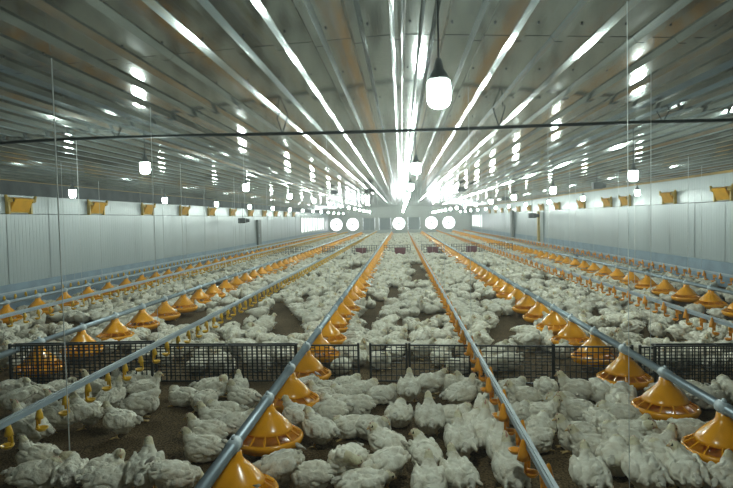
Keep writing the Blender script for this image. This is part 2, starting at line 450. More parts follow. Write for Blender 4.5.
def inlet(side, y, lab):
    X = XL+0.006 if side == 'left' else XR-0.006
    t = thing('air_inlet', lab, 'air inlet', (X, y, 1.855), 0 if side == 'left' else PI, 'yellow air inlets along the side walls')
    link('inlet_frame', INL[0], t); link('throat', INL[1], t); link('flap', INL[2], t)
    link('cheek', INL[3], t, (0, -0.246, 0)); link('cheek', INL[3], t, (0, 0.246, 0))
    link('bracket', INL[4], t, (0, 0.275, 0)); o = link('bracket', INL[4], t, (0, -0.275, 0)); o.scale = (1, -1, 1)
for k in range(12):
    y = 9.9 + 2.6*k + (0.0 if k < 6 else 0.2)
    if y < 38.5: inlet('left', y, '%s yellow flap air inlet from the front along the left wall' % ORD[k+1].capitalize().lower())
RY = [12.0, 14.35, 17.05, 18.5, 21.1, 24.3, 27.0, 29.6, 32.2, 34.8, 37.4, 40.0, 42.6]
for k, y in enumerate(RY):
    inlet('right', y, '%s yellow flap air inlet from the front along the right wall' % ORD[k+1])

# ------------------------------------------------------------------ posts and hung motors
m = MB().box(XL+0.03, XL+0.12, 26.7, 27.3, 0.0, 1.55)
t = thing('wall_door', 'dark grey narrow service door standing out from the left wall', 'door', (0, 0, 0))
m.build('door_leaf', 'post_grey', t); MB().box(XL+0.12, XL+0.15, 26.76, 26.80, 0.75, 0.9).build('handle', 'aluminium', t)
p = thing('wall_post', 'dark grey post against the right wall far down the house', 'post', (XR-0.12, 33.6, 0))
MB().box(-0.06, 0.06, -0.25, 0.25, 0, 1.25).build('shaft', 'post_grey', p); MB().box(-0.07, 0.07, -0.27, 0.27, 1.25, 1.8).build('upper_plate', 'post_grey', p)
p = thing('wall_post', 'yellow steel post with white strip against the right wall', 'post', (XR-0.12, 27.2, 0))
MB().box(-0.06, 0.04, -0.05, 0.13, 0, 1.68).build('shaft', 'post_yellow', p); MB().box(0.06, 0.10, -0.55, -0.06, 0, 1.66).build('white_strip', 'wall_white', p)
def motor(x, y, z, s, lab):
    t = thing('winch_motor', lab, 'motor', (x, y, z))
    m = MB().box(-0.16*s, 0.10*s, -0.1*s, 0.1*s, -0.09*s, 0.09*s); m.build('housing', 'motor_dark', t)
    MB().tube((0.10*s, 0, 0), (0.22*s, 0, 0), 0.07*s, 0.06*s, n=12).build('drum', 'motor_dark', t)
    MB().tube((-0.03, 0, 0.09*s), (-0.03, 0, ceil_z(x)-z-0.01), 0.008, n=6).build('hanger_rod', 'cable_dark', t)
motor(-6.15, 22.6, 1.52, 1.1, 'dark motor hung in front of the left wall near the inlets')
motor(5.75, 26.0, 1.49, 1.2, 'dark motor box hung beside the yellow post on the right')
motor(4.4, 13.4, 2.13, 0.75, 'small dark sensor box hung below the ceiling on the right')
motor(-1.05, 19.5, 2.42, 0.85, 'dark winch motor under the ceiling left of the ridge')
motor(-2.2, 19.5, 2.40, 0.7, 'dark winch motor under the ceiling above the left inner lamps')
motor(2.0, 19.5, 2.40, 0.8, 'dark winch motor under the ceiling right of the ridge')
motor(4.2, 24.0, 2.20, 0.8, 'dark winch motor under the ceiling near the right wall lamps')

# ------------------------------------------------------------------ feeder lines
PIPE_Z = 0.375
def pan_meshes(n, spokes):
    bell = MB().lathe([(0.034, 0.350), (0.040, 0.346), (0.044, 0.318), (0.054, 0.300), (0.078, 0.278), (0.108, 0.248), (0.134, 0.220), (0.149, 0.200), (0.154, 0.184), (0.142, 0.182)], n)
    dish = MB().lathe([(0.0, 0.072), (0.15, 0.072), (0.195, 0.090), (0.212, 0.110), (0.222, 0.132), (0.217, 0.150), (0.200, 0.152), (0.190, 0.130), (0.160, 0.090), (0.0, 0.086)], n)
    grill = None
    if spokes:
        grill = MB()
        for k in range(spokes):
            t = 2*PI*k/spokes; c, s = math.cos(t), math.sin(t)
            grill.tube((0.148*c, 0.148*s, 0.188), (0.207*c, 0.207*s, 0.148), 0.006, n=5)
        grill = grill.mesh('grill', 'feeder_orange')
    return bell.mesh('feeder_pan', 'feeder_orange', True), dish.mesh('pan_dish', 'feeder_orange', True), grill
PAN_HI = pan_meshes(28, 14); PAN_LO = pan_meshes(12, 0)
CLAMP = MB().tube((0, -0.045, PIPE_Z), (0, 0.045, PIPE_Z), 0.036, n=14).box(-0.026, 0.026, -0.03, 0.03, PIPE_Z-0.05, PIPE_Z-0.01).box(-0.006, 0.006, -0.015, 0.015, PIPE_Z+0.03, PIPE_Z+0.052).mesh('clamp', 'clamp_grey', True)
PANS = []
def feeder_line(X, y0, lab, yc):
    xoff = 0.0
    t = thing('feeder_line', lab, 'feeder line', (X, 0, 0), group='feeder lines with orange pans')
    MB().tube((0, 1.2, PIPE_Z), (0, 52.5, PIPE_Z), 0.029, n=14).build('feed_pipe', 'galvanised', t, True)
    y = y0
    while y-0.75 > 1.3: y -= 0.75
    if X < -3 and X > -4: y = y0
    while y < 52.3:
        hi = y < 14; M = PAN_HI if hi else PAN_LO
        r = random.uniform(0, 6)
        p = link('feeder_pan', M[0], t, (xoff, y, 0), r)
        link('pan_dish', M[1], p)
        if hi: tag(link('grill', M[2], p), kind='stuff')
        if y < 25: link('clamp', CLAMP, p, None, -r)
        PANS.append((X+xoff, y)); y += 0.75
    y = yc
    while y < 52:
        MB().tube((0, y, PIPE_Z+0.02), (0, y, ceil_z(X)-0.03), 0.002 if y < 9 else 0.003, n=5).build('suspension_cord', 'cord_grey', t); y += 3.0
FEED = [(-5.8, 8.22, 'outermost left feeder line with orange pans beside the left wall'), (-3.5, 5.40, 'left feeder line with orange pans beyond the left drinker line'),
        (-0.86, 2.85, 'middle feeder line with big orange pans left of the ridge'), (1.83, 3.43, 'right feeder line with big orange pans crossing the fence'),
        (4.55, 8.9, 'outer right feeder line with small orange pans near the right wall')]
for (X, y0, lab), yc in zip(FEED, (8.0, 6.2, 6.9, 4.42, 9.6)): feeder_line(X, y0, lab, yc)

# ------------------------------------------------------------------ drinker lines
def nipple_meshes(mt):
    st = MB().tube((0, 0, 0.0), (0, 0, -0.035), 0.013, 0.011, n=8).tube((0, 0, -0.03), (0, 0, -0.085), 0.010, 0.007, n=8)
    cup = MB()
    cup.tube((0.012, 0, -0.02), (0.016, 0, -0.10), 0.009, 0.007, n=6)
    cup.lathe([(0.0, -0.130), (0.020, -0.128), (0.034, -0.112), (0.036, -0.105), (0.031, -0.107), (0.018, -0.120), (0.0, -0.122)], 12, (-0.012, 0, 0))
    cup.tube((0.016, 0, -0.095), (0.008, 0, -0.118), 0.008, 0.008, n=6)
    cone = MB().lathe([(0.004, 0.012), (0.012, 0.0), (0.020, -0.03), (0.024, -0.055), (0.0, -0.055)], 8)
    if mt == 'drinker_orange':
        cone = MB().lathe([(0.003, 0.050), (0.010, 0.040), (0.016, 0.015), (0.024, -0.020), (0.030, -0.048), (0.0, -0.048)], 10, (0.026, 0, 0))
    cone.add(cup.v, cup.f)
    return st.mesh('nipple', mt, True), cone.mesh('drip_cup', mt, True)
NIPS = {m: nipple_meshes(m) for m in ('drinker_orange', 'drinker_yellow')}
def drinker_line(X, z, lab, mt, y0=1.4):
    t = thing('drinker_line', lab, 'drinker line', (X, 0, z), group='drinker lines with drip cups')
    MB().box(-0.013, 0.013, 1.2, 52.5, -0.014, 0.014).build('water_pipe', 'pipe_plastic', t)
    MB().box(-0.016, 0.016, 1.2, 52.5, 0.014, 0.020).box(-0.007, 0.007, 1.2, 52.5, 0.020, 0.030).build('support_rail', 'aluminium', t)
    y = y0; k = 0; far = MB(); a, b = NIPS[mt]
    while y < 52:
        if y < 34:
            p = link('nipple', a, t, (0, y, -0.02)); 
            link('drip_cup', b, p, None, PI if k % 2 else 0)
        else:
            far.box(-0.015, 0.015, y-0.012, y+0.012, -0.12, -0.02)
        y += 0.27; k += 1
    tag(far.build('far_drip_cups', mt, t), kind='stuff')
    y = 5.0
    while y < 52:
        MB().tube((0, y, 0.04), (0, y, ceil_z(X)-z-0.03), 0.002, n=5).build('suspension_cord', 'cord_grey', t); y += 3.0
drinker_line(0.58, 0.42, 'middle drinker line with orange drip cups right of the ridge', 'drinker_orange')
drinker_line(-2.15, 0.435, 'left drinker line with yellow drip cups crossing the fence', 'drinker_yellow')
drinker_line(-4.75, 0.42, 'outer left drinker line with yellow cups between orange feeder lines', 'drinker_yellow')
drinker_line(3.10, 0.42, 'right drinker line with orange cups beyond the right feeder line', 'drinker_orange')
drinker_line(5.45, 0.42, 'outermost right drinker line close to the right wall', 'drinker_orange')
drinker_line(-6.35, 0.40, 'outermost left drinker line close to the left wall', 'drinker_yellow')

# ------------------------------------------------------------------ black mesh fence panels
def mesh_panel(P, Q, h, layers, lab, name='mesh_panel', gx=0.047, gz=0.058, th=0.0075, sag=0.0):
    P = Vector(P); Q = Vector(Q); L = (Q-P).length; ang = math.atan2(Q.y-P.y, Q.x-P.x)
    t = thing(name, lab, 'fence panel', P, ang, 'black mesh fence panels standing on the litter')
    rl = MB().box(0, L, -0.008, 0.008, h-0.014, h).box(0, L, -0.008, 0.008, 0.0, 0.012); rl.build('rail', 'black_plastic', t)
    for q in (0, L):
        MB().box(q-0.010, q+0.010, -0.011, 0.011, -0.01, h+0.012).build('stake', 'black_plastic', t)
    g = MB(); n = max(2, round(L/gx)); r2 = random.Random(int(L*1000))
    for ly in range(layers):
        off = 0.075*ly; dx = 0.019*ly
        for k in range(1, n):
            x = k*L/n+dx+r2.uniform(-0.004, 0.004)
            z0, z1 = 0.0, h-0.01
            g.box(x-th/2, x+th/2, off-th/2, off+th/2, z0, z1)
        nz = round(h/gz)
        for k in range(1, nz):
            z = k*h/nz+0.012*ly
            # staggered short cross wires
            g.box(0, L, off-th/2, off+th/2, z-th/2, z+th/2)
            for c in range(n):
                if r2.random() < 0.28:
                    zz = z+gz*0.5; g.box(c*L/n, (c+1)*L/n, off-th/2, off+th/2, zz-th/2, zz+th/2)
        if ly:
            g.box(0, L, off-0.006, off+0.006, h-0.014, h)
            for q in (0, L/2, L): g.box(q-0.006, q+0.006, 0, off, h-0.012, h-0.002)
    tag(g.build('wire_grid', 'black_plastic', t), kind='stuff')
FY = lambda px: on_ground(px, 381.5+max(0, (px-400))*0.018)
SPANS = [(8, 151, 2, 'leftmost black mesh fence panel crossed by the left drinker line'),
         (157, 297, 2, 'dense black mesh fence panel left of the middle feeder line'),
         (306, 359, 1, 'short open black mesh panel right of the middle feeder line'),
         (371, 407, 1, 'narrowest black mesh fence panel, in the centre of the row'),
         (410, 470, 1, 'black mesh fence panel just left of the middle drinker line'),
         (476, 553, 1, 'black mesh fence panel just right of the middle drinker line'),
         (554, 632, 1, 'black mesh fence panel in front of the right feeder pans'),
         (640, 655, 1, 'short bent black mesh piece under the right feeder pipe'),
         (657, 790, 2, 'rightmost dense black mesh fence panel')]
for a, b, ly, lab in SPANS:
    P, Q = FY(a), FY(b)
    if ly == 2 and a > 600: P.y += 0.05; Q.y += 0.12
    if a < 10: P.y, Q.y = 5.02, 5.10; P.x *= 0.925; Q.x *= 0.945
    mesh_panel(P, Q, 0.43 if a < 10 else 0.345, ly, lab)
# second fence far down the house, with dark red crates
for k, (a, b) in enumerate(((-5.2, -3.6), (-3.2, -2.3), (-2.0, -1.0), (-0.7, 0.35), (0.8, 1.7), (2.0, 3.3), (3.5, 4.4))):
    mesh_panel((a, 23.6, 0), (b, 23.6, 0), 0.42, 1, '%s from the left of the black mesh panels in the distant second fence' % ORD[k+1], gx=0.10, gz=0.10, th=0.014)
def crate(x, y, lab, s=0.85):
    t = thing('plastic_crate', lab, 'crate', (x, y, 0), 0.05, 'dark red crates at the distant fence')
    m = MB(); w, d, h = 0.24*s, 0.18*s, 0.34
    m.box(-w, w, -d, -d+0.02, 0.0, h).box(-w, w, d-0.02, d, 0.0, h).box(-w, -w+0.02, -d, d, 0.0, h).box(w-0.02, w, -d, d, 0.0, h).box(-w, w, -d, d, 0.0, 0.02)
    m.build('body', 'dark_red', t)
    MB().box(-w-0.015, w+0.015, -d-0.015, -d+0.02, h-0.05, h).box(-w-0.015, w+0.015, d-0.02, d+0.015, h-0.05, h).box(-w-0.015, -w+0.02, -d, d, h-0.05, h).box(w-0.02, w+0.015, -d, d, h-0.05, h).build('rim', 'dark_red', t)
    r = MB()
    for k in range(5): r.box(-w+0.04+k*(2*w-0.08)/4-0.01, -w+0.04+k*(2*w-0.08)/4+0.01, -d-0.012, -d, 0.02, h-0.05)
    r.build('ribs', 'dark_red', t)
crate(-1.62, 23.3, 'dark red crate at the distant fence left of the middle feeder line')
crate(-0.06, 22.9, 'dark red crate at the distant fence right of the middle feeder line')
crate(1.22, 23.2, 'dark red crate at the distant fence left of the right feeder line')
crate(2.75, 23.3, 'dark red crate at the distant fence right of the right feeder line', 0.8)

# ------------------------------------------------------------------ hens
def rotm(pitch, yaw=0.0, roll=0.0):
    return (Matrix.Rotation(yaw, 3, 'Z') @ Matrix.Rotation(-pitch, 3, 'Y') @ Matrix.Rotation(roll, 3, 'X'))
def hen_prims(pose):
    """list of (centre, radii, rotation, tag) ellipsoids; facing +x, up z"""
    P = []
    def ell(c, r, pitch=0, yaw=0, roll=0, tg='feather'): P.append((Vector(c), Vector(r), rotm(pitch, yaw, roll), tg))
    def chain(pts, tg, step=0.55):
        for (a, ra), (b, rb) in zip(pts[:-1], pts[1:]):
            a = Vector(a); b = Vector(b); L = (b-a).length; n = max(1, int(L/(min(ra, rb)*step)))
            for k in range(n+1):
                f = k/n; r = ra+(rb-ra)*f; ell(a.lerp(b, f), (r, r, r), tg=tg)
    sit = pose['sit']; bz = 0.092 if sit else 0.142; bp = pose.get('pitch', 0.10)
    B = rotm(bp)
    def b(x, y, z): return Vector((0, 0, bz)) + B @ Vector((x, y, z))
    ell(b(0, 0, 0), (0.125, 0.103, 0.090), bp)
    ell(b(0.055, 0, -0.006), (0.085, 0.095, 0.088), bp)
    ell(b(-0.060, 0, 0.014), (0.092, 0.094, 0.080), bp)
    if sit: ell((0.0, 0, 0.055), (0.135, 0.110, 0.056), 0)
    else:
        ell(b(-0.03, 0, -0.05), (0.09, 0.075, 0.055), bp)
    # tail, a flattened fan
    tl = pose.get('tail', 0.35)
    ell(b(-0.132, 0, 0.036), (0.062, 0.042, 0.028), bp+tl, tg='feather')
    ell(b(-0.178, 0, 0.042+0.05*tl), (0.042, 0.026, 0.012), bp+tl, tg='dirt')
    # folded wings
    for s in (-1, 1):
        ell(b(-0.015, s*0.088, 0.018), (0.115, 0.026, 0.058), bp-0.10, s*0.05, s*0.25)
        ell(b(-0.100, s*0.066, 0.012), (0.080, 0.018, 0.030), bp-0.22, -s*0.16, s*0.2)
        ell(b(0.065, s*0.080, 0.025), (0.045, 0.026, 0.045), bp)
    # neck and head
    npts = pose['neck']; hp = Vector(npts[-1]); rr = pose.get('nr', (0.056, 0.040, 0.030, 0.026))
    k = len(npts); rad = np.interp(np.linspace(0, 1, k), np.linspace(0, 1, 4), rr)
    half = 1
    pts = [(Vector(p)+Vector((0, 0, bz)), r) for p, r in zip(npts, rad)]
    chain(pts[:2], 'feather'); chain(pts[1:], 'neck')
    hp = pts[-1][0]; hy = pose.get('hyaw', 0.0); ht = pose.get('htilt', -0.15)
    Hm = rotm(ht, hy)
    def hd(x, y, z): return hp + Hm @ Vector((x, y, z))
    ell(hd(0.006, 0, 0.004), (0.033, 0.024, 0.026), ht, hy, tg='neck')
    ell(hd(0.024, 0, 0.0), (0.018, 0.018, 0.017), ht, hy, tg='skin')
    chain([(hd(0.034, 0, -0.002), 0.010), (hd(0.056, 0, -0.010), 0.005)], 'beak')
    for q in range(4): ell(hd(0.022-0.010*q, 0, 0.024+0.003*math.sin(q)), (0.006, 0.005, 0.006), ht, hy, tg='comb')
    ell(hd(0.026, 0, -0.020), (0.006, 0.006, 0.010), ht, hy, tg='comb')
    for s in (-1, 1): ell(hd(0.018, s*0.0195, 0.006), (0.0055, 0.004, 0.0055), ht, hy, tg='eye')
    if not sit:
        for s in (-1, 1):
            sx = pose.get('stride', 0.0)*s
            ell((0.0+sx*0.4, s*0.055, 0.102), (0.054, 0.040, 0.050), 0.2)
            chain([((0.005+sx*0.6, s*0.052, 0.085), 0.027), ((-0.008+sx*0.9, s*0.052, 0.054), 0.013)], 'feather')
            an = Vector((0.008+sx, s*0.054, 0.014))
            chain([((-0.008+sx*0.9, s*0.052, 0.056), 0.010), (an, 0.008)], 'leg')
            for a in (-0.5, 0.0, 0.5): chain([(an, 0.0075), (an+Vector((0.052*math.cos(a), 0.052*math.sin(a), -0.008)), 0.0055)], 'leg')
            chain([(an, 0.007), (an+Vector((-0.026, 0, -0.008)), 0.0055)], 'leg')
    else:
        for s in (-1, 1):
            an = Vector((0.095, s*0.05, 0.010))
            chain([((0.05, s*0.05, 0.02), 0.010), (an, 0.008)], 'leg')
            for a in (-0.4, 0.4): chain([(an, 0.0075), (an+Vector((0.04*math.cos(a), 0.04*math.sin(a), -0.003)), 0.006)], 'leg')
    return P
POSES = {
    'sit':    dict(sit=1, pitch=0.08, neck=[(0.075, 0, 0.035), (0.100, 0, 0.075), (0.113, 0, 0.102), (0.122, 0, 0.122)], nr=(0.060, 0.046, 0.034, 0.027)),
    'tuck':   dict(sit=1, pitch=0.05, neck=[(0.072, 0, 0.030), (0.090, 0, 0.050), (0.098, 0, 0.066), (0.104, 0, 0.076)], nr=(0.062, 0.054, 0.042, 0.030), htilt=-0.3),
    'turnl':  dict(sit=1, pitch=0.08, neck=[(0.075, 0, 0.035), (0.104, 0.01, 0.062), (0.104, 0.035, 0.083), (0.090, 0.055, 0.096)], nr=(0.060, 0.048, 0.036, 0.027), hyaw=1.9),
    'turnr':  dict(sit=1, pitch=0.08, neck=[(0.075, 0, 0.035), (0.104, -0.01, 0.062), (0.104, -0.035, 0.083), (0.090, -0.055, 0.096)], nr=(0.060, 0.048, 0.036, 0.027), hyaw=-1.9),
    'low':    dict(sit=1, pitch=-0.02, neck=[(0.085, 0, 0.018), (0.125, 0, 0.026), (0.155, 0, 0.024), (0.175, 0, 0.018)], nr=(0.060, 0.046, 0.034, 0.027), htilt=-0.25),
    'sleep':  dict(sit=1, pitch=0.0, tail=0.1, neck=[(0.075, 0, 0.028), (0.108, 0.01, 0.026), (0.122, 0.035, 0.002), (0.122, 0.050, -0.025)], nr=(0.062, 0.050, 0.036, 0.027), htilt=-0.6, hyaw=0.8),
    'stand':  dict(sit=0, pitch=0.25, neck=[(0.072, 0, 0.050), (0.094, 0, 0.084), (0.101, 0, 0.110), (0.107, 0, 0.131)], nr=(0.060, 0.044, 0.033, 0.027)),
    'standl': dict(sit=0, pitch=0.20, neck=[(0.072, 0, 0.045), (0.098, 0.005, 0.076), (0.102, 0.018, 0.100), (0.100, 0.030, 0.116)], nr=(0.060, 0.046, 0.034, 0.027), hyaw=1.2, stride=0.02),
    'walk':   dict(sit=0, pitch=0.05, neck=[(0.080, 0, 0.040), (0.114, 0, 0.064), (0.132, 0, 0.086), (0.144, 0, 0.100)], nr=(0.060, 0.046, 0.034, 0.027), stride=0.04),
    'drink':  dict(sit=0, pitch=0.42, neck=[(0.075, 0, 0.065), (0.096, 0, 0.106), (0.106, 0, 0.138), (0.116, 0, 0.160)], htilt=0.8, nr=(0.058, 0.044, 0.032, 0.026)),
    'peck':   dict(sit=0, pitch=-0.25, tail=0.75, neck=[(0.080, 0, 0.0), (0.130, 0, -0.005), (0.162, 0, -0.035), (0.178, 0, -0.062)], htilt=-0.9),
    'preen':  dict(sit=0, pitch=0.12, neck=[(0.075, 0, 0.045), (0.112, 0.03, 0.072), (0.108, 0.080, 0.068), (0.075, 0.108, 0.045)], hyaw=2.6, htilt=-0.5),
}
HEN_MATS = ['feather', 'neck_feather', 'dirty_feather', 'bare_skin', 'comb_red', 'shank_yellow', 'eye_dark']
TAGMAT = {'feather': 0, 'neck': 1, 'dirt': 2, 'skin': 3, 'comb': 4, 'leg': 5, 'beak': 5, 'eye': 6}
def apply_mods(me, mods):
    o = bpy.data.objects.new('tmp', me); COL.objects.link(o)
    for ty, kw in mods:
        m = o.modifiers.new(ty, ty)
        for k, v in kw.items(): setattr(m, k, v)
    dg = bpy.context.evaluated_depsgraph_get()
    out = bpy.data.meshes.new_from_object(o.evaluated_get(dg), depsgraph=dg)
    bpy.data.objects.remove(o); return out
def build_hen(pose, seed, rump=False):
    P = hen_prims(pose)
    ico = bmesh.new(); bmesh.ops.create_icosphere(ico, subdivisions=2, radius=1)
    iv = np.array([v.co[:] for v in ico.verts]); ifc = np.array([[v.index for v in f.verts] for f in ico.faces]); ico.free()
    V = []; Fc = []; off = 0
    for c, r, R, tg in P:
        q = (iv*np.array(r)) @ np.array(R).T + np.array(c); V.append(q); Fc.append(ifc+off); off += len(q)
    me = bpy.data.meshes.new('hen_raw'); me.from_pydata(np.concatenate(V).tolist(), [], np.concatenate(Fc).tolist())
    me = apply_mods(me, [('REMESH', dict(mode='VOXEL', voxel_size=0.0058)), ('SMOOTH', dict(factor=0.5, iterations=2))])
    # primitive arrays for nearest-primitive look-up
    PC = np.array([p[0][:] for p in P]); PR = np.array([p[1][:] for p in P]); PM = np.array([np.array(p[2]) for p in P]); PT = np.array([TAGMAT[p[3]] for p in P])
    def nearest(pts):
        best = np.full(len(pts), 1e9); idx = np.zeros(len(pts), int)
        for i in range(len(P)):
            q = ((pts-PC[i]) @ PM[i])/PR[i]
            d = (np.linalg.norm(q, axis=1)-1)*PR[i].min()
            if PT[i] in (6, 4): d -= 0.002
            k = d < best; best[k] = d[k]; idx[k] = i
        return PT[idx]
    n = len(me.vertices); co = np.zeros(n*3); me.vertices.foreach_get('co', co); co = co.reshape(-1, 3)
    no = np.zeros(n*3); me.vertices.foreach_get('normal', no); no = no.reshape(-1, 3)
    tg = nearest(co)
    sv = Vector((seed*3.1, seed*1.7, 0)); amp = np.zeros(n)
    for i in range(n):
        if tg[i] in (0, 2):
            p = Vector(co[i])
            ridge = abs(noise.noise(Vector((p.x*9, p.y*15, p.z*20))+sv))
            amp[i] = 0.0085*noise.noise(p*18+sv)+0.0036*noise.noise(p*55+sv)-0.016*max(0, 0.10-ridge)/0.10
        elif tg[i] == 1:
            amp[i] = 0.003*noise.noise(Vector(co[i])*60+sv)
    co = co+no*amp[:, None]
    co[:, 2] = np.maximum(co[:, 2], 0.0)
    me.vertices.foreach_set('co', co.ravel()); me.update()
    def finish(target, smooth=True):
        src = me.copy(); nt = sum(len(p.vertices)-2 for p in src.polygons)
        m2 = apply_mods(src, [('DECIMATE', dict(ratio=min(1, target/nt), use_collapse_triangulate=True))]) if target < nt else src
        m2.materials.clear()
        for q in HEN_MATS: m2.materials.append(MATS[q])
        nf = len(m2.polygons); cc = np.zeros(nf*3); m2.polygons.foreach_get('center', cc); cc = cc.reshape(-1, 3)
        t = nearest(cc)
        if rump: t = np.where((t == 0) & (np.linalg.norm(cc-np.array([-0.12, 0, co[:, 2].max()*0.42]), axis=1) < 0.075), 2, t)
        m2.polygons.foreach_set('material_index', t.astype(np.int32))
        m2.polygons.foreach_set('use_smooth', [smooth]*nf)
        m2.name = 'hen'
        return m2
    return finish
FIN = {}; HEN = {}; ARR_MID = []; ARR_LOW = []
def arrays(m2):
    n = len(m2.vertices); co = np.zeros(n*3, np.float32); m2.vertices.foreach_get('co', co)
    f = np.array([list(p.vertices) for p in m2.polygons]); mi = np.array([p.material_index for p in m2.polygons])
    return co.reshape(-1, 3), f, mi
for i, (nm, ps) in enumerate(POSES.items()):
    fin = build_hen(ps, i+1, rump=nm in ('peck', 'turnl', 'sleep'))
    HEN[nm] = fin(3400)
    w = {'sit': 3, 'tuck': 7, 'turnl': 2, 'turnr': 2, 'low': 4, 'sleep': 7, 'standl': 1, 'walk': 1, 'peck': 1}.get(nm, 0)
    if w:
        a = arrays(fin(420)); b = arrays(fin(130))
        ARR_MID += [a]*w; ARR_LOW += [b]*w
FAR_POSES = ['sit']*3+['tuck']*7+['turnl']*2+['turnr']*2+['low']*4+['sleep']*7+['standl']+['walk']+['peck']
HEN_S = 0.85

placed = []
def heading(px, py, deg):
    """screen heading (0 right, 90 away, 180 left, 270 nearer) to a ground angle"""
    return math.radians(deg)
def hen(px, py, deg, pose, label, s=1.0, xy=None):
    p = on_ground(px, py) if xy is None else Vector((xy[0], xy[1], 0))
    o = link('hen', HEN[pose], None, (p.x, p.y, 0.0), math.radians(deg)); s *= HEN_S; o.scale = (s, s, s*1.06)
    tag(o, label, 'hen', 'white hens on the litter'); placed.append((p.x, p.y))
    return o
